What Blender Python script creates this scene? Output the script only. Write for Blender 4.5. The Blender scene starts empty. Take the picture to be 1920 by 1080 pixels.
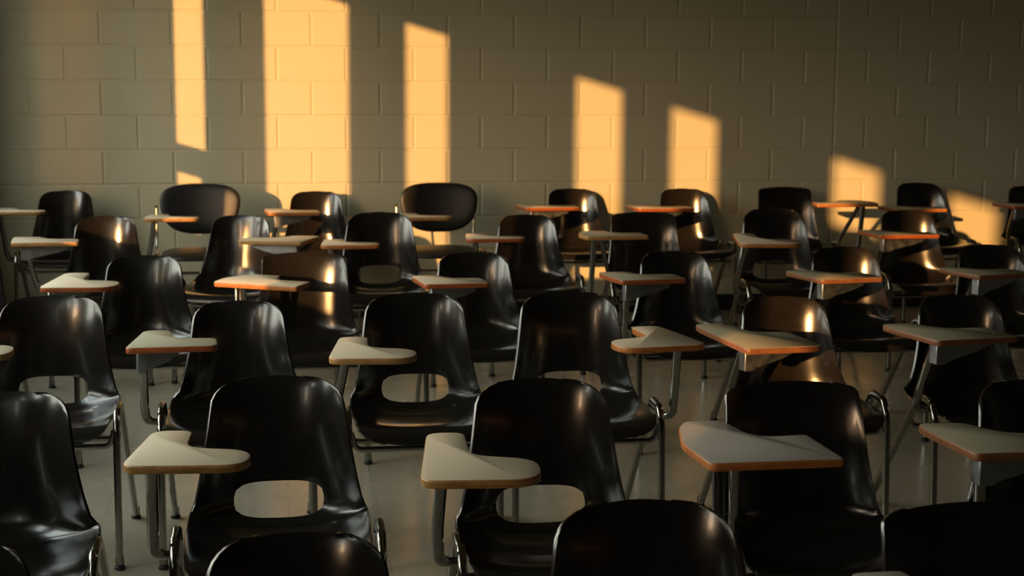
import bpy, bmesh, math, random
from mathutils import Vector, Matrix
sc = bpy.context.scene
col = sc.collection
random.seed(7)
PI = math.pi

# ------------------------------------------------------------------ helpers
def link(name, me, mats=None, parent=None, loc=None):
    o = bpy.data.objects.new(name, me)
    col.objects.link(o)
    if mats is not None:
        for m in (mats if isinstance(mats, (list, tuple)) else [mats]):
            if m.name not in [x.name for x in me.materials if x]:
                me.materials.append(m)
    if parent is not None:
        o.parent = parent
    if loc is not None:
        o.location = loc
    return o

def place(name, me, parent, loc=None, label=None):
    o = bpy.data.objects.new(name, me)
    col.objects.link(o)
    o.parent = parent
    if loc is not None:
        o.location = loc
    if label:
        o['label'] = label
    return o

def mesh_from(bm, name, mat, smooth=True, sharp=35):
    bmesh.ops.recalc_face_normals(bm, faces=bm.faces[:])
    me = bpy.data.meshes.new(name)
    bm.to_mesh(me)
    bm.free()
    for m in (mat if isinstance(mat, (list, tuple)) else [mat]):
        me.materials.append(m)
    if smooth:
        for p in me.polygons:
            p.use_smooth = True
        me.set_sharp_from_angle(angle=math.radians(sharp))
    return me

def bake(me, mods, name):
    """apply modifiers described by (type, dict) to a mesh and return the result"""
    o = bpy.data.objects.new('temporary', me)
    col.objects.link(o)
    for t, kw in mods:
        m = o.modifiers.new(t, t)
        for k, v in kw.items():
            setattr(m, k, v)
    bpy.context.view_layer.update()
    dg = bpy.context.evaluated_depsgraph_get()
    r = bpy.data.meshes.new_from_object(o.evaluated_get(dg), depsgraph=dg)
    r.name = name
    bpy.data.objects.remove(o)
    return r

def box(bm, x0, x1, y0, y1, z0, z1):
    v = [bm.verts.new(p) for p in ((x0,y0,z0),(x1,y0,z0),(x1,y1,z0),(x0,y1,z0),(x0,y0,z1),(x1,y0,z1),(x1,y1,z1),(x0,y1,z1))]
    for f in ((3,2,1,0),(4,5,6,7),(0,1,5,4),(1,2,6,5),(2,3,7,6),(3,0,4,7)):
        bm.faces.new([v[i] for i in f])

def fillet(pts, r, n=6):
    """round the inner corners of a polyline with quadratic arcs"""
    P = [Vector(p) for p in pts]
    out = [P[0]]
    for i in range(1, len(P)-1):
        a, b, c = P[i-1], P[i], P[i+1]
        ri = r[i] if isinstance(r, dict) else r
        da, dc = (a-b), (c-b)
        k = min(ri, da.length*.48, dc.length*.48)
        p0, p1 = b+da.normalized()*k, b+dc.normalized()*k
        for j in range(n+1):
            t = j/n
            out.append(p0*(1-t)**2 + b*(2*t*(1-t)) + p1*t*t)
    out.append(P[-1])
    return out

def section(w, h, r, n=3):
    """rounded rectangle cross-section"""
    o = []
    for cx, cy, a0 in ((w/2-r,h/2-r,0),(-w/2+r,h/2-r,90),(-w/2+r,-h/2+r,180),(w/2-r,-h/2+r,270)):
        for j in range(n+1):
            a = math.radians(a0+90*j/n)
            o.append((cx+r*math.cos(a), cy+r*math.sin(a)))
    return o

def sweep(bm, pts, sec, side=Vector((1,0,0))):
    """sweep a section along a path; section x follows `side`, y the normal to it"""
    rings = []
    n = len(pts)
    for i, p in enumerate(pts):
        t = (pts[min(i+1,n-1)]-pts[max(i-1,0)]).normalized()
        s = (side - t*side.dot(t))
        s.normalize()
        u = t.cross(s)
        rings.append([bm.verts.new(p + s*a + u*b) for a, b in sec])
    m = len(sec)
    for i in range(n-1):
        for j in range(m):
            bm.faces.new([rings[i][j], rings[i][(j+1)%m], rings[i+1][(j+1)%m], rings[i+1][j]])
    bm.faces.new(rings[0][::-1])
    bm.faces.new(rings[-1])

def lathe(bm, prof, loc=(0,0,0), n=16):
    L = Vector(loc)
    rings = [[bm.verts.new(L+Vector((r*math.cos(2*PI*j/n), r*math.sin(2*PI*j/n), z))) for j in range(n)] for r, z in prof]
    for a, b in zip(rings, rings[1:]):
        for j in range(n):
            bm.faces.new([a[j], a[(j+1)%n], b[(j+1)%n], b[j]])
    bm.faces.new(rings[0][::-1]); bm.faces.new(rings[-1])

# ------------------------------------------------------------------ materials
def mat(name):
    m = bpy.data.materials.new(name)
    m.use_nodes = True
    nt = m.node_tree
    b = nt.nodes['Principled BSDF']
    return m, nt, b
def N(nt, t, **kw):
    n = nt.nodes.new(t)
    for k, v in kw.items():
        if k.startswith('i_'):
            n.inputs[k[2:].replace('_', ' ')].default_value = v
        else:
            setattr(n, k, v)
    return n
def ramp(nt, stops):
    r = nt.nodes.new('ShaderNodeValToRGB')
    e = r.color_ramp.elements
    while len(e) < len(stops):
        e.new(.5)
    for el, (p, c) in zip(e, stops):
        el.position = p
        el.color = (*c, 1)
    return r
def coords(nt, scale=(1,1,1), kind='Object', rot=(0,0,0)):
    t = nt.nodes.new('ShaderNodeTexCoord')
    m = nt.nodes.new('ShaderNodeMapping')
    m.inputs['Scale'].default_value = scale
    m.inputs['Rotation'].default_value = rot
    nt.links.new(t.outputs[kind], m.inputs[0])
    return m.outputs[0]

def make_shell_mat():
    m, nt, b = mat('black_fibreglass')
    L = nt.links.new
    oi = N(nt, 'ShaderNodeObjectInfo')
    c = coords(nt)
    # matted glass fibres: two stretched noises crossed, plus fine orange-peel
    n1 = N(nt, 'ShaderNodeTexNoise', i_Scale=90, i_Detail=3)
    n2 = N(nt, 'ShaderNodeTexNoise', i_Scale=90, i_Detail=3)
    L(coords(nt, (1,1,9), rot=(0,.6,.4)), n1.inputs['Vector']); L(coords(nt, (9,1,1), rot=(0,-.5,.2)), n2.inputs['Vector'])
    big = N(nt, 'ShaderNodeTexNoise', i_Scale=7, i_Detail=2); L(c, big.inputs['Vector'])
    mx = N(nt, 'ShaderNodeMix', data_type='RGBA'); mx.inputs[0].default_value = .5
    L(n1.outputs[0], mx.inputs[6]); L(n2.outputs[0], mx.inputs[7])
    cr = ramp(nt, [(.38,(.008,.0070,.0062)),(.62,(.017,.0140,.012))])
    L(mx.outputs[2], cr.inputs[0]); L(cr.outputs[0], b.inputs['Base Color'])
    rr = N(nt, 'ShaderNodeMapRange', i_From_Min=.3, i_From_Max=.7, i_To_Min=.12, i_To_Max=.21)
    L(big.outputs[0], rr.inputs[0]); L(rr.outputs[0], b.inputs['Roughness'])
    bp = N(nt, 'ShaderNodeBump', i_Strength=.10, i_Distance=.002)
    L(mx.outputs[2], bp.inputs['Height']); L(bp.outputs[0], b.inputs['Normal'])
    b.inputs['IOR'].default_value = 1.5
    b.inputs['Specular IOR Level'].default_value = .65
    b.inputs['Coat Weight'].default_value = .45
    b.inputs['Coat Roughness'].default_value = .10
    return m
def make_metal(name, base, rough, metallic=1.0):
    m, nt, b = mat(name)
    L = nt.links.new
    n = N(nt, 'ShaderNodeTexNoise', i_Scale=30, i_Detail=4); L(coords(nt), n.inputs['Vector'])
    cr = ramp(nt, [(.3, tuple(v*.88 for v in base)), (.7, base)])
    L(n.outputs[0], cr.inputs[0]); L(cr.outputs[0], b.inputs['Base Color'])
    rr = N(nt, 'ShaderNodeMapRange', i_From_Min=.3, i_From_Max=.7, i_To_Min=rough*.85, i_To_Max=rough*1.25)
    L(n.outputs[0], rr.inputs[0]); L(rr.outputs[0], b.inputs['Roughness'])
    b.inputs['Metallic'].default_value = metallic
    return m
def make_laminate(name, c0, c1):
    m, nt, b = mat(name)
    L = nt.links.new
    n = N(nt, 'ShaderNodeTexNoise', i_Scale=420, i_Detail=2); L(coords(nt), n.inputs['Vector'])
    cr = ramp(nt, [(.35, c0), (.65, c1)])
    L(n.outputs[0], cr.inputs[0]); L(cr.outputs[0], b.inputs['Base Color'])
    b.inputs['Roughness'].default_value = .42
    bp = N(nt, 'ShaderNodeBump', i_Strength=.05, i_Distance=.0005); L(n.outputs[0], bp.inputs['Height']); L(bp.outputs[0], b.inputs['Normal'])
    return m
def make_wood(name, dark, light, rough):
    m, nt, b = mat(name)
    L = nt.links.new
    n = N(nt, 'ShaderNodeTexNoise', i_Scale=16, i_Detail=5, i_Roughness=.65); L(coords(nt, (1,1,14)), n.inputs['Vector'])
    s = N(nt, 'ShaderNodeTexNoise', i_Scale=60, i_Detail=3); L(coords(nt), s.inputs['Vector'])
    cr = ramp(nt, [(.3, dark), (.55, light), (.75, tuple(min(1, v*1.2) for v in light))])
    mx = N(nt, 'ShaderNodeMix', data_type='RGBA'); mx.inputs[0].default_value = .35
    L(n.outputs[0], mx.inputs[6]); L(s.outputs[0], mx.inputs[7])
    L(mx.outputs[2], cr.inputs[0]); L(cr.outputs[0], b.inputs['Base Color'])
    b.inputs['Roughness'].default_value = rough
    bp = N(nt, 'ShaderNodeBump', i_Strength=.15, i_Distance=.001); L(n.outputs[0], bp.inputs['Height']); L(bp.outputs[0], b.inputs['Normal'])
    return m
def make_paint(name, base, rough=.55, bump=.25, scale=160):
    m, nt, b = mat(name)
    L = nt.links.new
    n = N(nt, 'ShaderNodeTexNoise', i_Scale=scale, i_Detail=4, i_Roughness=.6); L(coords(nt), n.inputs['Vector'])
    g = N(nt, 'ShaderNodeTexNoise', i_Scale=1.6, i_Detail=3); L(coords(nt), g.inputs['Vector'])
    cr = ramp(nt, [(.3, tuple(v*.94 for v in base)), (.7, base)])
    L(g.outputs[0], cr.inputs[0]); L(cr.outputs[0], b.inputs['Base Color'])
    b.inputs['Roughness'].default_value = rough
    bp = N(nt, 'ShaderNodeBump', i_Strength=bump, i_Distance=.004); L(n.outputs[0], bp.inputs['Height']); L(bp.outputs[0], b.inputs['Normal'])
    return m
def make_floor():
    m, nt, b = mat('waxed_vinyl_tile')
    L = nt.links.new
    c = coords(nt)
    br = N(nt, 'ShaderNodeTexBrick', offset=0.0, i_Scale=1.0)
    br.inputs['Mortar Size'].default_value = .0012
    br.inputs['Brick Width'].default_value = .305
    br.inputs['Row Height'].default_value = .305
    br.inputs['Color1'].default_value = (.36,.325,.25,1)
    br.inputs['Color2'].default_value = (.385,.345,.265,1)
    br.inputs['Mortar'].default_value = (.24,.21,.16,1)
    L(c, br.inputs['Vector'])
    sp = N(nt, 'ShaderNodeTexNoise', i_Scale=55, i_Detail=6, i_Roughness=.75); L(c, sp.inputs['Vector'])
    cr = ramp(nt, [(.35,(.78,.76,.72)),(.6,(1,1,1))]); L(sp.outputs[0], cr.inputs[0])
    mx = N(nt, 'ShaderNodeMix', data_type='RGBA', blend_type='MULTIPLY'); mx.inputs[0].default_value = .7
    L(br.outputs[0], mx.inputs[6]); L(cr.outputs[0], mx.inputs[7]); L(mx.outputs[2], b.inputs['Base Color'])
    w = N(nt, 'ShaderNodeTexNoise', i_Scale=3.5, i_Detail=4); L(c, w.inputs['Vector'])
    rr = N(nt, 'ShaderNodeMapRange', i_From_Min=.3, i_From_Max=.7, i_To_Min=.16, i_To_Max=.32)
    L(w.outputs[0], rr.inputs[0]); L(rr.outputs[0], b.inputs['Roughness'])
    bp = N(nt, 'ShaderNodeBump', i_Strength=.12, i_Distance=.004); L(w.outputs[0], bp.inputs['Height']); L(bp.outputs[0], b.inputs['Normal'])
    return m
M_SHELL = make_shell_mat()
M_CHROME = make_metal('dull_chrome_tube', (.40,.385,.35), .13)
M_CAST = make_metal('cast_grey_bracket', (.40,.41,.42), .38)
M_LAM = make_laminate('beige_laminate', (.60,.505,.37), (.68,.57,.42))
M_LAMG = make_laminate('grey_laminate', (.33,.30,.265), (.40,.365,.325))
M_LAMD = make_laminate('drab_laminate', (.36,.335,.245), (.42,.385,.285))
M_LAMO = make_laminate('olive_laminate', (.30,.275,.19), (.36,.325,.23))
M_PLY = make_wood('plywood_edge', (.20,.09,.025), (.48,.25,.08), .38)
M_OAK = make_wood('orange_wood_edge', (.28,.085,.022), (.47,.17,.045), .32)
M_RED = make_wood('reddish_wood_edge', (.22,.05,.016), (.36,.092,.027), .30)
M_BRN = make_wood('brown_wood_edge', (.12,.045,.02), (.23,.09,.038), .34)
M_PAD = make_paint('black_vinyl_pad', (.014,.013,.012), .42, .2, 400)
M_RUB = make_paint('black_rubber', (.012,.012,.012), .6, .1, 300)
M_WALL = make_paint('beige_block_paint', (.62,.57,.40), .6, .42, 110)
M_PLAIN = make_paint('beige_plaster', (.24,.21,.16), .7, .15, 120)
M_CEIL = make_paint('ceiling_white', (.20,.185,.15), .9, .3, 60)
M_BASE = make_paint('black_baseboard', (.016,.015,.014), .35, .1, 60)
M_FRAME = make_metal('bronze_window_frame', (.10,.08,.06), .4, .6)
M_FLOOR = make_floor()
M_OUT = make_paint('outdoor_ground', (.12,.13,.08), .9, .3, 4)
SUN_E, SKY_E, EXPO = 6.2, 6.6, 0.0
# ------------------------------------------------------------------ the room
YB = 9.192          # face of the block wall
XL, XR, YF, ZC = -1.8, 7.4, -5.2, 3.05
def structure(name, bm, m, smooth=False):
    me = mesh_from(bm, name, m, smooth)
    o = link(name, me)
    o['kind'] = 'structure'
    return o
bm = bmesh.new(); box(bm, XL-.3, XR+.2, YF-.2, YB+.2, -.12, 0); structure('floor', bm, M_FLOOR)
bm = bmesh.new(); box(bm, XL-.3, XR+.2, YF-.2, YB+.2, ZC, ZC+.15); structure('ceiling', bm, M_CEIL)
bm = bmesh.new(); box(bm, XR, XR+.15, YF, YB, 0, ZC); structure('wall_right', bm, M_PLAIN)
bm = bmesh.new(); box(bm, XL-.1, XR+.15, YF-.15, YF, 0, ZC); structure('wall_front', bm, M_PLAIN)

# painted block wall: every block a raised face with eased edges, shallow joints between
bm = bmesh.new()
J, D0_, E_ = .0045, .0042, .0045
box(bm, XL-.1, XR+.15, YB+D0_, YB+.2, 0, ZC)
U0 = -1.424
def block(x0, x1, z0, z1):
    x0 = max(x0, XL); x1 = min(x1, XR); z1 = min(z1, ZC)
    if x1-x0 < .03 or z1-z0 < .03: return
    dy = random.uniform(-.0006, .0006); tx = random.uniform(-.0005, .0005); tz = random.uniform(-.0005, .0005)
    a = [(x0+J,z0+J),(x1-J,z0+J),(x1-J,z1-J),(x0+J,z1-J)]
    b = [(x0+J+E_,z0+J+E_),(x1-J-E_,z0+J+E_),(x1-J-E_,z1-J-E_),(x0+J+E_,z1-J-E_)]
    va = [bm.verts.new((x, YB+D0_+.0005, z)) for x, z in a]
    sg = ((-1,-1),(1,-1),(1,1),(-1,1))
    vb = [bm.verts.new((x, YB+dy+tx*s[0]+tz*s[1], z)) for (x, z), s in zip(b, sg)]
    for i in range(4):
        bm.faces.new([va[i], va[(i+1)%4], vb[(i+1)%4], vb[i]])
    bm.faces.new(vb)
row = 0
while row*.2 < ZC-.02:
    z0 = row*.2
    odd = (row % 2 == 0)           # rows whose head joints sit on whole multiples
    xs = []
    k = -4
    while U0 + k*.4 < XR+.4:
        xs.append(U0 + (k if odd else k+.5)*.4)
        k += 1
    xs.append(U0+12*.4)            # straight control joint through all courses
    xs = sorted(set(round(x, 4) for x in xs))
    for x0, x1 in zip(xs, xs[1:]):
        block(x0, x1, z0, z0+.2)
    row += 1
structure('wall_back', bm, M_WALL)
def trim(name, bm): return structure(name, bm, M_BASE)
bm = bmesh.new(); box(bm, XL, XR, YB-.008, YB+.003, 0, .10); trim('baseboard_back', bm)
bm = bmesh.new(); box(bm, XR-.008, XR, YF, YB-.008, 0, .10); trim('baseboard_right', bm)
bm = bmesh.new(); box(bm, XL, XL+.008, YF, YB-.008, 0, .10); trim('baseboard_left', bm)

# window wall on the left: tall narrow lights
SILL, HEAD, TW = .9, 2.525, .06
RR = .60                       # sun travels RR to the right for every metre towards the block wall
def yat(w): return YB - (w - XL)/RR
beams = [(-.626,-.445),(-.112,.388),(.711,.972),(1.737,2.03),(2.33,2.625),(3.371,3.68),(4.14,4.47)]
sunny = [(yat(b), yat(a)) for a, b in beams]          # where the sun gets in, along y
opens = [(a-TW/RR, b) for a, b in sunny]
SILLS = [.9, .94, 1.0, 1.12, 1.6, 2.10, 1.5]  # heights shaped to keep the low sun off some chairs
added_fins = []
for k in range(1, 4):          # between them: added sky-only openings, with unseen uprights added to block sun
    y0, y1 = sunny[k][1], sunny[k-1][0]
    added_fins.append((y0+.01, (y1-y0-.06)*RR-TW))
    opens.append((y0+(.10 if k < 3 else .25), y1-TW/RR-.06)); SILLS.append(.9)
opens.append((sunny[0][1]+.45, sunny[0][1]+1.15)); SILLS.append(.9)  # opening added near the corner to brighten the left of the wall
bm = bmesh.new()
edges = sorted(zip(opens, SILLS), key=lambda o: o[0][0])
y = YF
for (a, b), SILL in edges:
    if a > y: box(bm, XL-TW, XL, y, a, 0, ZC)
    box(bm, XL-TW, XL, a, b, 0, SILL)
    box(bm, XL-TW, XL, a, b, HEAD, ZC)
    y = b
box(bm, XL-TW, XL, y, YB, 0, ZC)
for y0, ln in added_fins:
    box(bm, XL-TW-ln, XL-TW, y0, y0+.05, 0, 3.4)  # unseen blades added outside to block sun
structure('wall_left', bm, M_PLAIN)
for i, (a, b) in enumerate(opens):
    SILL = SILLS[i]
    bm = bmesh.new()
    t, d = .035, .02
    for q in ((a-t,a,SILL-t,HEAD+t),(b,b+t,SILL-t,HEAD+t),(a,b,SILL-t,SILL),(a,b,HEAD,HEAD+t)):
        box(bm, XL, XL+d, q[0], q[1], q[2], q[3])
    if i == 0:                 # the narrow light has a deep transom bar
        box(bm, XL-.02, XL+.0, a, b, 1.243, 1.407)
        box(bm, XL-.02, XL+.0, a, a+.115, SILL, 1.243)
    structure('window_%d' % (i+1), bm, M_FRAME)  # the last ones frame the added sky-only openings
    L = bpy.data.lights.new('daylight_portal', 'AREA')
    L.shape = 'RECTANGLE'; L.size = HEAD-SILL; L.size_y = b-a
    L.cycles.is_portal = True
    o = bpy.data.objects.new('daylight_portal', L); col.objects.link(o)
    o.location = (XL-TW-.005, (a+b)/2, (HEAD+SILL)/2)
    o.rotation_euler = (0, -PI/2, 0)
bm = bmesh.new(); box(bm, -60, XL-.4, -60, 60, -.5, -.3); structure('ground', bm, M_OUT)
# unseen box added outdoors to keep the low sun off the corner opening
yy = sunny[0][1]-6.0/RR
bm = bmesh.new(); box(bm, -8.3, -7.8, yy+.04, yy+1.75, -.3, 4.9); structure('sun_block_box', bm, M_PLAIN)

# ------------------------------------------------------------------ light
sun = bpy.data.lights.new('low_evening_sun', 'SUN')
sun.energy = SUN_E
sun.color = (1.0, .50, .165)
sun.angle = math.radians(.55)
so = bpy.data.objects.new('low_evening_sun', sun); col.objects.link(so)
so.location = (-6, -6, 4)
so.rotation_euler = Vector((RR, 1, -.303*RR)).to_track_quat('-Z', 'Y').to_euler()
w = bpy.data.worlds.new('evening_sky'); sc.world = w
w.use_nodes = True
nt = w.node_tree
bg = nt.nodes['Background']
tc = N(nt, 'ShaderNodeTexCoord'); sx = N(nt, 'ShaderNodeSeparateXYZ')
nt.links.new(tc.outputs['Generated'], sx.inputs[0])
cr = ramp(nt, [(.0,(.10,.10,.07)),(.495,(.16,.15,.11)),(.52,(.37,.355,.30)),(.575,(.90,.88,.76)),(.66,(1.0,1.02,.86)),(1.0,(.62,.76,.80))])
mr = N(nt, 'ShaderNodeMapRange', i_From_Min=-1, i_From_Max=1)
nt.links.new(sx.outputs[2], mr.inputs[0]); nt.links.new(mr.outputs[0], cr.inputs[0])
# glow of the sky around the low sun
dot = N(nt, 'ShaderNodeVectorMath', operation='DOT_PRODUCT')
dot.inputs[1].default_value = (-Vector((RR, 1, -.303*RR)).normalized())
nt.links.new(tc.outputs['Generated'], dot.inputs[0])
pw = N(nt, 'ShaderNodeMath', operation='POWER', use_clamp=True); pw.inputs[1].default_value = 160
nt.links.new(dot.outputs['Value'], pw.inputs[0])
gl = N(nt, 'ShaderNodeMix', data_type='RGBA', blend_type='ADD', clamp_factor=False); gl.inputs[0].default_value = 1
gc = N(nt, 'ShaderNodeMix', data_type='RGBA'); gc.inputs[6].default_value = (0,0,0,1); gc.inputs[7].default_value = (4.2,2.0,.6,1)
nt.links.new(pw.outputs[0], gc.inputs[0])
nt.links.new(cr.outputs[0], gl.inputs[6]); nt.links.new(gc.outputs[2], gl.inputs[7])
nt.links.new(gl.outputs[2], bg.inputs[0]); bg.inputs[1].default_value = SKY_E

# ------------------------------------------------------------------ camera
cam = bpy.data.cameras.new('camera'); co = bpy.data.objects.new('camera', cam); col.objects.link(co)
yaw, pitch, roll, fpx = .147865133, -.144955196, .00572057316, 2893.46339
f = Vector((math.sin(yaw)*math.cos(pitch), math.cos(yaw)*math.cos(pitch), math.sin(pitch)))
r = Vector((math.cos(yaw), -math.sin(yaw), 0)); u = r.cross(f)
r2 = r*math.cos(roll)+u*math.sin(roll); u2 = -r*math.sin(roll)+u*math.cos(roll)
mw = Matrix((( r2.x,u2.x,-f.x,0),(r2.y,u2.y,-f.y,0),(r2.z,u2.z,-f.z,1.515),(0,0,0,1)))
co.matrix_world = mw
cam.sensor_width = 36; cam.lens = fpx/1920*36
cam.clip_start = .05
cam.dof.use_dof = True; cam.dof.focus_distance = 3.7; cam.dof.aperture_fstop = 7.1
sc.camera = co
sc.view_settings.view_transform = 'Standard'; sc.view_settings.look = 'None'
sc.view_settings.exposure = EXPO; sc.view_settings.gamma = 1; sc.view_settings.use_curve_mapping = False
sc.cycles.use_denoising = True
sc.cycles.max_bounces = 10; sc.cycles.diffuse_bounces = 5; sc.cycles.glossy_bounces = 5
sc.cycles.sample_clamp_indirect = 6
sc.cycles.caustics_reflective = False; sc.cycles.caustics_refractive = False
# ------------------------------------------------------------------ chair shells
# stations along the shell: (y, z, half width, curl of the edges)
PROF = {
 'H': [(-.232,.395,.180,.000),(-.228,.415,.190,.002),(-.205,.432,.200,.006),(-.15,.434,.207,.012),(-.06,.424,.211,.020),(.03,.412,.212,.028),(.10,.408,.211,.036),(.155,.420,.206,.043),(.187,.455,.199,.048),(.200,.50,.191,.050),(.208,.56,.180,.048),(.216,.63,.169,.043),(.226,.70,.159,.035),(.236,.75,.152,.026),(.245,.775,.148,.020)],
 'N': [(-.232,.395,.182,.000),(-.228,.415,.192,.002),(-.205,.432,.203,.006),(-.15,.434,.211,.012),(-.06,.424,.216,.020),(.03,.412,.217,.030),(.10,.408,.214,.040),(.155,.420,.207,.048),(.187,.455,.196,.054),(.200,.50,.184,.056),(.208,.56,.169,.054),(.216,.63,.155,.048),(.226,.70,.145,.038),(.236,.75,.139,.028),(.245,.775,.136,.022)],
 'Q': [(-.232,.395,.182,.000),(-.228,.415,.192,.002),(-.205,.432,.202,.006),(-.15,.434,.209,.012),(-.06,.424,.213,.020),(.03,.412,.214,.026),(.10,.408,.212,.032),(.155,.420,.206,.038),(.187,.455,.198,.042),(.200,.50,.190,.043),(.208,.56,.181,.040),(.216,.63,.173,.035),(.226,.70,.168,.028),(.236,.75,.165,.020),(.245,.775,.164,.014)],
}
RT = {'H': .062, 'N': .058, 'Q': .026}
DOME = {'H': .012, 'N': .010, 'Q': .016}
def catmull(pts, t):
    n = len(pts)-1
    x = min(max(t, 0), .99999)*n
    i = int(x); f = x-i
    p = [pts[min(max(i+k, 0), n)] for k in (-1, 0, 1, 2)]
    return [.5*((2*b)+(-a+c)*f+(2*a-5*b+4*c-d)*f*f+(-a+3*b-3*c+d)*f**3) for a, b, c, d in zip(*p)]
def make_shell(kind):
    P = PROF[kind]
    fine = [catmull(P, i/400) for i in range(401)]
    s = [0]
    for a, b in zip(fine, fine[1:]):
        s.append(s[-1]+math.hypot(b[0]-a[0], b[1]-a[1]))
    S = s[-1]
    import bisect
    def at(d):
        d = min(max(d, 0), S)
        i = min(max(bisect.bisect_left(s, d), 1), 400)
        f = (d-s[i-1])/max(1e-9, s[i]-s[i-1])
        return [a+(b-a)*f for a, b in zip(fine[i-1], fine[i])]
    def normal(d):
        a, b = at(d-.006), at(d+.006)
        ty, tz = b[0]-a[0], b[1]-a[1]
        l = math.hypot(ty, tz)
        return (-tz/l, ty/l)          # towards the sitter: up on the seat, forward on the back
    rt, rf, dome = RT[kind], .05, DOME[kind]
    def width(d):
        w = at(d)[2]
        e = S-d
        if e < rt: w += -rt+math.sqrt(max(0, rt*rt-(rt-e)**2))
        if d < rf: w += -rf+math.sqrt(max(0, rf*rf-(rf-d)**2))
        return w
    def point(u, d):
        g = min(max((d-(S-.14))/.14, 0), 1)**2
        w = width(d)
        d2 = d - dome*u*u*g
        g2 = min(max((.10-d)/.10, 0), 1)**2
        d2 += .010*u*u*g2
        y, z, _, c = at(d2)
        ny, nz = normal(d2)
        ux = w*u/max(.02, at(d)[2])        # curl follows the true distance from the middle
        k = c*abs(ux)**2.7*1.1 + c*.25*ux*ux
        return Vector((w*u, y+ny*k, z+nz*k))
    NU = 26
    ds = [0, .0015, .005, .011, .020, .032]
    m = 38
    tail = [.034, .021, .012, .006, .002, 0]
    if kind == 'Q': tail = [.026, .016, .009, .004, .0015, 0]
    for i in range(1, m): ds.append(.032+(S-.032-tail[0])*i/m)
    ds += [S-t for t in tail]
    us = [-1+2*i/NU for i in range(NU+1)]
    us = [math.copysign(abs(u)**.92, u) for u in us]
    nv = len(ds)
    G = [[[u, d] for u in us] for d in ds]
    hole = set()
    if kind == 'H':
        # arc length of the hole centre
        sc_ = min(range(401), key=lambda i: abs(fine[i][1]-.474)+(9 if fine[i][0] < .15 else 0))
        dc = s[sc_]
        hw, hh = .108, .047
        j0 = min(range(nv), key=lambda j: abs(ds[j]-(dc-hh))); j1 = min(range(nv), key=lambda j: abs(ds[j]-(dc+hh)))
        i0 = min(range(NU+1), key=lambda i: abs(us[i]*.195+hw)); i1 = NU-i0
        fixed = set()
        for j in range(j0, j1+1):
            for i in range(i0, i1+1):
                if j in (j0, j1) or i in (i0, i1):
                    a = (i-(i0+i1)/2)/((i1-i0)/2); b = (j-(j0+j1)/2)/((j1-j0)/2)
                    n_ = 3.5
                    k = (abs(a)**n_+abs(b)**n_)**(-1/n_)
                    d = dc+k*b*hh
                    G[j][i] = [k*a*hw/at(d)[2], d]
                    fixed.add((j, i))
                if j < j1 and i < i1: hole.add((j, i))
        for it in range(30):
            for j in range(max(8, j0-7), min(nv-7, j1+8)):
                for i in range(1, NU):
                    if (j, i) in fixed or (j0 <= j <= j1 and i0 <= i <= i1): continue
                    nb = (G[j-1][i], G[j+1][i], G[j][i-1], G[j][i+1])
                    G[j][i] = [sum(q[0] for q in nb)/4, sum(q[1] for q in nb)/4]
    bm = bmesh.new()
    V = {}
    used = set()
    for j in range(nv-1):
        for i in range(NU):
            if (j, i) in hole: continue
            for q in ((j,i),(j,i+1),(j+1,i+1),(j+1,i)): used.add(q)
    for q in used:
        u, d = G[q[0]][q[1]]
        V[q] = bm.verts.new(point(u, d))
    for j in range(nv-1):
        for i in range(NU):
            if (j, i) in hole: continue
            bm.faces.new([V[(j,i)], V[(j,i+1)], V[(j+1,i+1)], V[(j+1,i)]])
    me = mesh_from(bm, 'shell', M_SHELL)
    r = bake(me, [('SOLIDIFY', dict(thickness=.0075, offset=0)), ('BEVEL', dict(width=.0026, segments=3, limit_method='ANGLE', angle_limit=math.radians(50)))], 'shell_'+kind)
    for p in r.polygons: p.use_smooth = True
    r.set_sharp_from_angle(angle=math.radians(60))
    return r
SHELL = {k: make_shell(k) for k in 'NHQ'}

# ------------------------------------------------------------------ frame
TUBE = section(.021, .027, .008)
def make_side():
    bm = bmesh.new()
    pts = fillet([(0,-.185,.016),(0,-.160,.425),(0,-.128,.468),(0,-.045,.474),(0,-.012,.440),(0,.345,.016)], {1:.03,2:.014,3:.014,4:.03})
    sweep(bm, pts, TUBE)
    return mesh_from(bm, 'side_frame', M_CHROME, sharp=50)
SIDE = make_side()
def make_glide():
    bm = bmesh.new()
    lathe(bm, [(.010,.040),(.0125,.036),(.0125,.012),(.016,.009),(.0165,.003),(.014,0)][::-1])
    return mesh_from(bm, 'foot_glide', M_RUB)
GLIDE = make_glide()
def make_bar(y, z):
    bm = bmesh.new()
    sweep(bm, fillet([(-.218,y,z+.05),(-.205,y,z),(.205,y,z),(.218,y,z+.05)], .02), section(.020,.016,.006), side=Vector((0,1,0)))
    return mesh_from(bm, 'cross_bar', M_CHROME, sharp=50)
BARS = [make_bar(-.150, .372), make_bar(.06, .345)]

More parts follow.
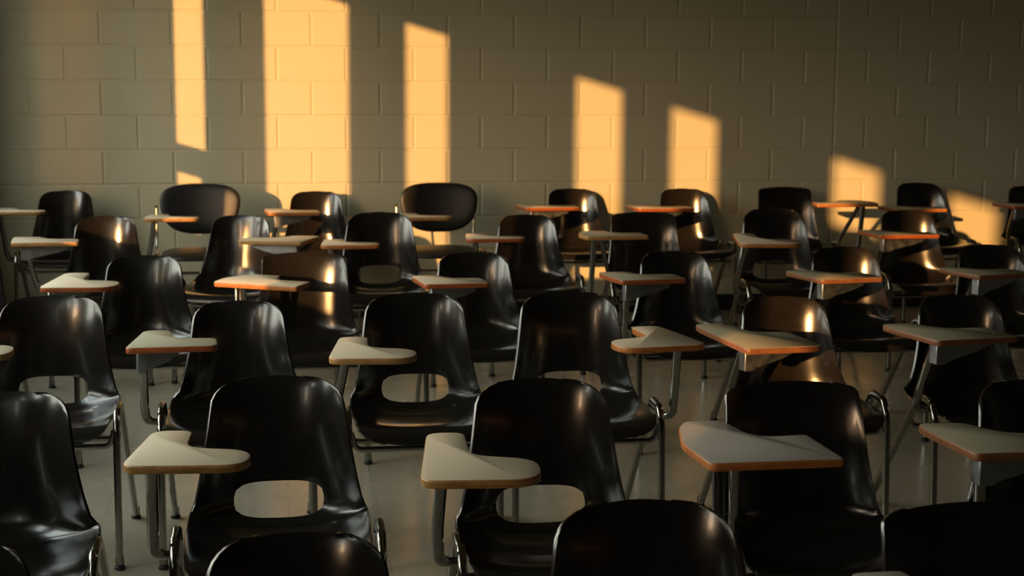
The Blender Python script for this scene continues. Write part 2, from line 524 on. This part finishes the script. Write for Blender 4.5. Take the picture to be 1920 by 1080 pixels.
# ------------------------------------------------------------------ tablets
def smooth_poly(pts, r):
    n = len(pts); out = []
    for i in range(n):
        a, b, c = Vector(pts[i-1]), Vector(pts[i]), Vector(pts[(i+1) % n])
        da, dc = a-b, c-b
        k = min(r[i] if isinstance(r, (list, tuple)) else r, da.length*.49, dc.length*.49)
        p0, p1 = b+da.normalized()*k, b+dc.normalized()*k
        for j in range(6):
            t = j/5
            out.append(p0*(1-t)**2+b*(2*t*(1-t))+p1*t*t)
    res = []
    for p in out:
        if not res or (p-res[-1]).length > 1e-4: res.append(p)
    return res
OUTL = {
 'R': ([(.0,.0),(.25,.0),(.252,.160),(.112,.198),(.108,.40),(.022,.402)], [.045,.075,.06,.045,.03,.04]),
 'T': ([(.0,.0),(.275,.008),(.262,.232),(.135,.238),(.088,.392),(-.020,.398),(-.024,.33)], [.018,.016,.03,.09,.03,.03,.03]),
 'S': ([(.0,.0),(.262,.0),(.262,.175),(.140,.195),(.122,.40),(.045,.402)], [.022,.03,.03,.035,.03,.035]),
 'V': ([(.0,.0),(.280,.008),(.267,.234),(.150,.222),(.122,.395),(.036,.395),(.010,.335),(-.016,.19)], [.02,.012,.012,.055,.014,.016,.014,.03]),
}
def inset(poly, d):
    n = len(poly); o = []
    for i in range(n):
        t = (poly[(i+1) % n]-poly[i-1]).normalized()
        o.append(poly[i]+Vector((-t.y, t.x))*d)
    return o
def slab(bm, poly, levels):
    rings = [[bm.verts.new((p.x, p.y, z)) for p in inset(poly, d)] for d, z in levels]
    n = len(poly)
    for a, b in zip(rings, rings[1:]):
        for i in range(n):
            bm.faces.new([a[i], a[(i+1) % n], b[(i+1) % n], b[i]])
    bm.faces.new(rings[0][::-1]); bm.faces.new(rings[-1])
def tab_polys(tt, tx, ty, ang, sw, sd, hand):
    pts, r = OUTL[tt]
    ca, sa = math.cos(math.radians(ang)), math.sin(math.radians(ang))
    P = [Vector((tx+ca*x*sw-sa*y*sd, ty+sa*x*sw+ca*y*sd)) for x, y in pts]
    if hand < 0:
        P = [Vector((-p.x, p.y)) for p in P][::-1]
        r = list(r)[::-1]
    f = lambda x, y: Vector(((tx+ca*x*sw-sa*y*sd)*hand, ty+sa*x*sw+ca*y*sd))
    return smooth_poly(P, list(r)), f

def chair(key, spec, label, edge, lam, group='tablet arm chairs set out in rows'):
    shell, x, y, rot, hand, tt, zt, tx, ty, tz, ang, sw, sd = spec
    root = bpy.data.objects.new('tablet_arm_chair', None)
    col.objects.link(root)
    root.empty_display_size = .2
    root.location = (x, y, 0)
    root.rotation_euler = (0, 0, math.radians(rot))
    root['label'] = label; root['category'] = 'chair'; root['group'] = group
    if shell == 'P':
        place('backrest', PADBACK, root)
        place('seat', PADSEAT, root)
        for sx in (-1, 1):
            place('back_post', PADPOST[sx], root)
    else:
        o = place('seat_shell', SHELL[shell], root)
        o.scale = (1, 1, zt/.777)
    for sx in (-1, 1):
        sf = place('side_frame', SIDE, root, (sx*.226, 0, 0))
        for gy in (-.185, .347):
            place('foot_glide', GLIDE, sf, (0, gy, 0), 'black foot glide')
    for b in BARS:
        place('cross_bar', b, root)
    # writing tablet
    poly, f = tab_polys(tt, tx, ty, ang, sw, sd, hand)
    bm = bmesh.new()
    slab(bm, poly, [(.0022,-.0022),(.0018,.0),(.0024,.0005)])
    t = place('writing_tablet', mesh_from(bm, 'writing_tablet', lam, sharp=50), root, (0, 0, tz))
    bm = bmesh.new()
    slab(bm, poly, [(.006,-.0185),(.0015,-.0175),(0,-.0145),(0,-.004),(.0008,-.0012),(.0022,-.0004),(.006,-.0010)])
    place('edge_band', mesh_from(bm, 'edge_band', edge, sharp=50), t, None, 'wooden edge band')
    # post under the tablet, bent in to the side frame
    ax = -.226*hand
    p = f(.048, .13)
    top = Vector((p.x, p.y, tz-.022))
    foot = Vector((ax-.004*hand, -.080, .428))
    mid = Vector((top.x*.5+(ax-.052*hand)*.5, -.150, .520))
    low = Vector((ax-.046*hand, -.110, .440))
    if tt == 'V':              # upright post, joined to the front leg
        foot = Vector((ax-.004*hand, -.168, .350))
        mid = Vector((top.x, top.y*.4-.168*.6, .45))
        low = Vector((top.x, -.168, .355))
    bm = bmesh.new()
    sweep(bm, fillet([top, mid, low, foot], {1:.06, 2:.06}), section(.026,.020,.007))
    if tt == 'V':
        # second strut: the support forks below the tablet
        q = f(.075, .10)
        sweep(bm, [Vector((q.x, q.y, tz-.022)), Vector((ax-.002*hand, -.095, .474))], section(.022,.018,.006))
    place('tablet_post', mesh_from(bm, 'tablet_post', M_CHROME, sharp=50), root)
    if tt in 'TS' or key in ('C1', 'A5'):
        bm = bmesh.new()
        a, b = f(.03, .10), f(.225 if tt == 'T' else .15, .12)
        d = (b-a).normalized(); nrm = Vector((-d.y, d.x))
        sect = []
        z0 = tz-.0185
        for t_, hgt, hw in ((0,.068,.020),(.16,.068,.022),(.25,.058,.022),(.75,.036,.018),(1,.020,.012)):
            c = a+(b-a)*t_
            sect.append([bm.verts.new((c.x+nrm.x*hw*sg, c.y+nrm.y*hw*sg, z)) for sg, z in ((-1,z0),(1,z0),(1,z0-hgt),(-1,z0-hgt))])
        for p0, p1 in zip(sect, sect[1:]):
            for i in range(4):
                bm.faces.new([p0[i], p0[(i+1)%4], p1[(i+1)%4], p1[i]])
        bm.faces.new(sect[0][::-1]); bm.faces.new(sect[-1])
        place('tablet_bracket', bake(mesh_from(bm, 'tablet_bracket', M_CAST, sharp=50), [('BEVEL', dict(width=.003, segments=2))], 'tablet_bracket'), root, None, 'cast grey bracket')
    return root

# padded chairs: separate oval back and seat pads
def pad(hw_top, hw_bot, hh, thick, bend, n=2.6):
    """cushion in the x-z plane facing -y"""
    bm = bmesh.new()
    NR, NA = 10, 56
    def pt(r, a, side):
        c, s_ = math.cos(a), math.sin(a)
        k = (abs(c)**n+abs(s_)**n)**(-1/n)
        z = k*s_*r*hh
        w = hw_bot+(hw_top-hw_bot)*(z/hh+1)/2
        xx = k*c*r*w
        th = thick/2*(max(0, 1-r**5))**.5
        yb = -bend*(xx/hw_top)**2
        return Vector((xx, yb + (-th if side < 0 else th*.7), z))
    C = {}
    for side in (-1, 1):
        C[side] = [bm.verts.new(pt(0, 0, side))]
        for i in range(1, NR if side > 0 else NR+1):
            r = 1-(1-i/NR)**1.6
            C[side].append([bm.verts.new(pt(r, 2*PI*j/NA, side)) for j in range(NA)])
    C[1].append(C[-1][NR])
    for side in (-1, 1):
        for j in range(NA):
            q = [C[side][0], C[side][1][j], C[side][1][(j+1)%NA]]
            bm.faces.new(q)
            for i in range(1, NR):
                bm.faces.new([C[side][i][j], C[side][i+1][j], C[side][i+1][(j+1)%NA], C[side][i][(j+1)%NA]])
    return bm
bm = pad(.243, .192, .142, .05, .055, 2.8)
bm.transform(Matrix.Translation((0,.205,.690)) @ Matrix.Rotation(math.radians(-8), 4, 'X'))
PADBACK = mesh_from(bm, 'backrest', M_PAD, sharp=70)
bm = pad(.215, .20, .215, .055, .0, 3.2)
bm.transform(Matrix.Translation((0,-.01,.455)) @ Matrix.Rotation(math.radians(-90), 4, 'X'))
PADSEAT = mesh_from(bm, 'seat', M_PAD, sharp=70)
PADPOST = {}
PX, PZ = {-1: -.243, 1: .20}, {-1: .70, 1: .66}
for sx in (-1, 1):
    bm = bmesh.new()
    sweep(bm, fillet([(sx*.226,-.03,.462),(PX[sx],.14,.468),(PX[sx],.165,.52),(PX[sx],.185,PZ[sx])], .05), section(.013,.013,.006))
    lathe(bm, [(.005,.0),(.009,.004),(.010,.012),(.006,.016)], (PX[sx],.185,PZ[sx]-.004), 12)
    PADPOST[sx] = mesh_from(bm, 'back_post', M_CHROME, sharp=50)
# kind of shell, x, y, turn, tablet side, tablet shape, shell height, then the tablet: x, y, z, turn, width, depth
TABLE = {
  'A1': ('N', -1.213, 8.766, 0, 1, 'R', 0.785, -0.335, -0.34, 0.72, 0.0, 1.164, 0.62),
  'A2': ('P', -0.461, 8.638, 0, 1, 'R', 0.83, -0.277, -0.34, 0.69, 0.0, 1.162, 0.62),
  'A3': ('N', 0.188, 8.801, 0, 1, 'T', 0.77, -0.269, -0.34, 0.7, 0.0, 1.029, 0.62),
  'A4': ('P', 0.883, 8.616, 0, 1, 'R', 0.83, -0.285, -0.34, 0.686, 0.0, 1.229, 0.62),
  'A5': ('N', 1.711, 8.877, 0, 1, 'T', 0.77, -0.366, -0.34, 0.708, 0.0, 1.149, 0.62),
  'A6': ('N', 2.383, 8.825, 0, 1, 'T', 0.77, -0.397, -0.34, 0.703, 0.0, 1.201, 0.62),
  'A7': ('Q', 2.981, 8.712, 0, -1, 'V', 0.785, -0.378, -0.34, 0.731, 0.0, 1.3, 0.62),
  'A8': ('N', 3.857, 8.788, 0, 1, 'T', 0.8, -0.36, -0.34, 0.69, 0.0, 1.15, 0.62),
  'A9': ('N', 4.618, 8.861, 0, 1, 'T', 0.77, -0.37, -0.34, 0.696, 0.0, 1.1, 0.62),
  'B1': ('N', -0.855, 7.488, 0, 1, 'T', 0.762, -0.36, -0.34, 0.7, 0.0, 1.069, 0.62),
  'B2': ('N', -0.256, 7.46, -15, -1, 'T', 0.765, -0.44, -0.34, 0.706, 0.0, 1.1, 0.62),
  'B3': ('H', 0.461, 7.298, 0, 1, 'R', 0.79, -0.3, -0.34, 0.695, 0.0, 1.075, 0.62),
  'B4': ('N', 1.22, 7.506, 0, 1, 'R', 0.75, -0.372, -0.34, 0.693, 0.0, 1.142, 0.62),
  'B5': ('Q', 1.787, 7.338, 0, 1, 'V', 0.775, -0.396, -0.34, 0.718, 0.0, 1.071, 0.62),
  'B7': ('H', 2.425, 7.217, 0, 1, 'R', 0.8, -0.36, -0.42, 0.7, -9.0, 1.183, 1.12),
  'B8': ('N', 3.206, 7.405, 0, 1, 'T', 0.765, -0.36, -0.34, 0.7, 0.0, 1.133, 0.62),
  'C0': ('N', -1.243, 6.039, 0, 1, 'R', 0.75, -0.33, -0.33, 0.7, 0.0, 1.0, 0.9),
  'C1': ('N', -0.547, 6.002, 0, 1, 'R', 0.75, -0.337, -0.292, 0.7, -3.258, 1.093, 1.0),
  'C2': ('Q', 0.079, 5.921, 0, 1, 'V', 0.765, -0.344, -0.125, 0.7, -28.648, 1.25, 0.62),
  'C3': ('N', 0.76, 5.976, 0, 1, 'T', 0.75, -0.245, -0.33, 0.7, 2.608, 0.891, 0.62),
  'C4': ('N', 1.587, 5.929, 0, 1, 'T', 0.75, -0.323, -0.261, 0.7, 4.723, 0.961, 0.62),
  'C5': ('N', 2.344, 6.003, 0, 1, 'T', 0.75, -0.312, -0.397, 0.7, 7.667, 0.981, 0.701),
  'C6': ('N', 2.999, 6.017, 0, 1, 'T', 0.75, -0.307, -0.361, 0.7, 10.705, 0.934, 0.62),
  'D0': ('H', -0.729, 4.781, 0, 1, 'R', 0.775, -0.3, -0.4, 0.7, 0.0, 1.05, 1.0),
  'D1': ('N', -0.147, 4.767, 0, 1, 'S', 0.75, -0.309, -0.308, 0.7, 3.0, 1.0, 0.726),
  'D2': ('H', 0.408, 4.647, 0, 1, 'R', 0.785, -0.294, -0.417, 0.7, -4.0, 0.991, 0.864),
  'D3': ('H', 0.907, 4.65, 0, -1, 'R', 0.78, -0.324, -0.323, 0.7, -8.498, 1.081, 0.858),
  'D4': ('N', 1.634, 4.664, 0, 1, 'T', 0.75, -0.316, -0.424, 0.7, 2.679, 0.872, 1.108),
  'D5': ('N', 2.231, 4.634, 0, 1, 'T', 0.75, -0.302, -0.333, 0.7, 7.339, 1.021, 0.779),
  'E0': ('N', -0.638, 3.401, 0, 1, 'R', 0.755, -0.33, -0.33, 0.7, 0.0, 1.0, 0.9),
  'E1': ('H', -0.021, 3.464, 0, 1, 'R', 0.765, -0.317, -0.337, 0.7, -4.0, 1.031, 0.765),
  'E2': ('H', 0.595, 3.333, 0, 1, 'R', 0.77, -0.338, -0.392, 0.7, -4.0, 0.985, 0.995),
  'E3': ('Q', 1.19, 3.248, 0, 1, 'V', 0.765, -0.328, -0.25, 0.7, -1.0, 1.04, 0.959),
  'E4': ('N', 1.803, 3.266, 0, 1, 'T', 0.75, -0.358, -0.259, 0.7, -1.627, 1.042, 0.711),
  'F0': ('N', -0.548, 2.245, 0, 1, 'R', 0.755, -0.33, -0.33, 0.7, 0.0, 1.0, 0.9),
  'F1': ('N', 0.014, 2.221, 0, 1, 'R', 0.755, -0.33, -0.33, 0.7, 0.0, 1.0, 0.9),
  'F2': ('H', 0.604, 2.304, 0, 1, 'R', 0.765, -0.33, -0.33, 0.7, 0.0, 1.0, 0.9),
  'F3': ('Q', 1.165, 2.215, 0, 1, 'V', 0.765, -0.3, -0.29, 0.7, 0.0, 1.0, 0.95),
}
LABEL = {
 'A1': ('black shell chair furthest left along the block wall, its tablet cut by the frame', M_PLY, M_LAM),
 'A2': ('black chair with padded oval back and separate seat, left one of two', M_PLY, M_LAM),
 'A3': ('sunlit brown-looking shell chair along the wall, below the widest patch of sun', M_OAK, M_LAM),
 'A4': ('black chair with padded oval back and separate seat, right one of two', M_PLY, M_LAM),
 'A5': ('sunlit shell chair along the wall, next one right of the second padded oval-back chair', M_RED, M_LAM),
 'A6': ('shell chair along the wall, second one right of the padded oval-back chairs', M_RED, M_LAM),
 'A7': ('square-topped black chair along the wall with its tablet on the right side', M_OAK, M_LAM),
 'A8': ('dark shell chair along the wall, second from the right end of the row', M_OAK, M_LAM),
 'A9': ('dark shell chair furthest right along the wall, cut off by the frame', M_RED, M_LAM),
 'B1': ('shell chair with sunlit brown top, leftmost of the second row from the wall', M_PLY, M_LAM),
 'B2': ('brown-lit shell chair turned to the left with its tablet on the right, second row', M_PLY, M_LAM),
 'B3': ('black chair with cut-out back in front of the gap between padded chairs, second row', M_OAK, M_LAM),
 'B4': ('shell chair half in sun with reddish-edged tablet, second row from the wall', M_RED, M_LAM),
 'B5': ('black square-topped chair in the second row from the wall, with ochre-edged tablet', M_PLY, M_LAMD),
 'B7': ('black chair with cut-out back and rounded orange-edged tablet, second row right of centre', M_OAK, M_LAM),
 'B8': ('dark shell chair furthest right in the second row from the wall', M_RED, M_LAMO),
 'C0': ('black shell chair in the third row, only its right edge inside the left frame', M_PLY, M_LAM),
 'C1': ('black shell chair with red-brown edged tablet, leftmost whole one of the third row', M_RED, M_LAM),
 'C2': ('square-topped black chair with a skewed orange-edged tablet, third row from the wall', M_OAK, M_LAM),
 'C3': ('black shell chair just left of the picture centre in the third row from the wall', M_RED, M_LAM),
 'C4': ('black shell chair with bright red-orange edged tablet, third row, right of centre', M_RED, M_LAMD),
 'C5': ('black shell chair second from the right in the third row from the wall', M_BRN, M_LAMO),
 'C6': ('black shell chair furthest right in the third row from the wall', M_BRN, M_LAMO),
 'D0': ('black cut-out chair furthest left in the fourth row, tablet cut by the frame', M_PLY, M_LAM),
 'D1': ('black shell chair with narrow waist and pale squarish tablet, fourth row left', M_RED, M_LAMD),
 'D2': ('black chair with cut-out back and rounded beige tablet on its left, fourth row centre', M_PLY, M_LAM),
 'D3': ('black cut-out chair with its tablet on the right side, fourth row centre', M_OAK, M_LAM),
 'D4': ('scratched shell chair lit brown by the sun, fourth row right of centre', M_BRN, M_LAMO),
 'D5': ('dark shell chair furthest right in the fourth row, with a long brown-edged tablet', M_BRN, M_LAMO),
 'E0': ('scuffed black shell chair large at the left frame edge, its tablet out of view', M_PLY, M_LAM),
 'E1': ('black cut-out chair with worn beige tablet, left of two such chairs in the fifth row', M_PLY, M_LAM),
 'E2': ('black cut-out chair with deep rounded tablet, right of two such chairs in the fifth row', M_PLY, M_LAM),
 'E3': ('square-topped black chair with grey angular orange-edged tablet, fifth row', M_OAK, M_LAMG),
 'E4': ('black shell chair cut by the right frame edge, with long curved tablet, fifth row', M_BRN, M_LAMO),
 'F0': ('black chair back in the bottom left corner, only its rounded corner showing', M_PLY, M_LAM),
 'F1': ('black chair back at the bottom edge, in front of the left cut-out chair', M_PLY, M_LAM),
 'F2': ('black rounded chair back at the bottom edge, right of the picture centre', M_PLY, M_LAM),
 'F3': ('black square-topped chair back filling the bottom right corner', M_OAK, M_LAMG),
}
for k, spec in TABLE.items():
    lab, edge, lam = LABEL[k]
    chair(k, spec, lab, edge, lam)
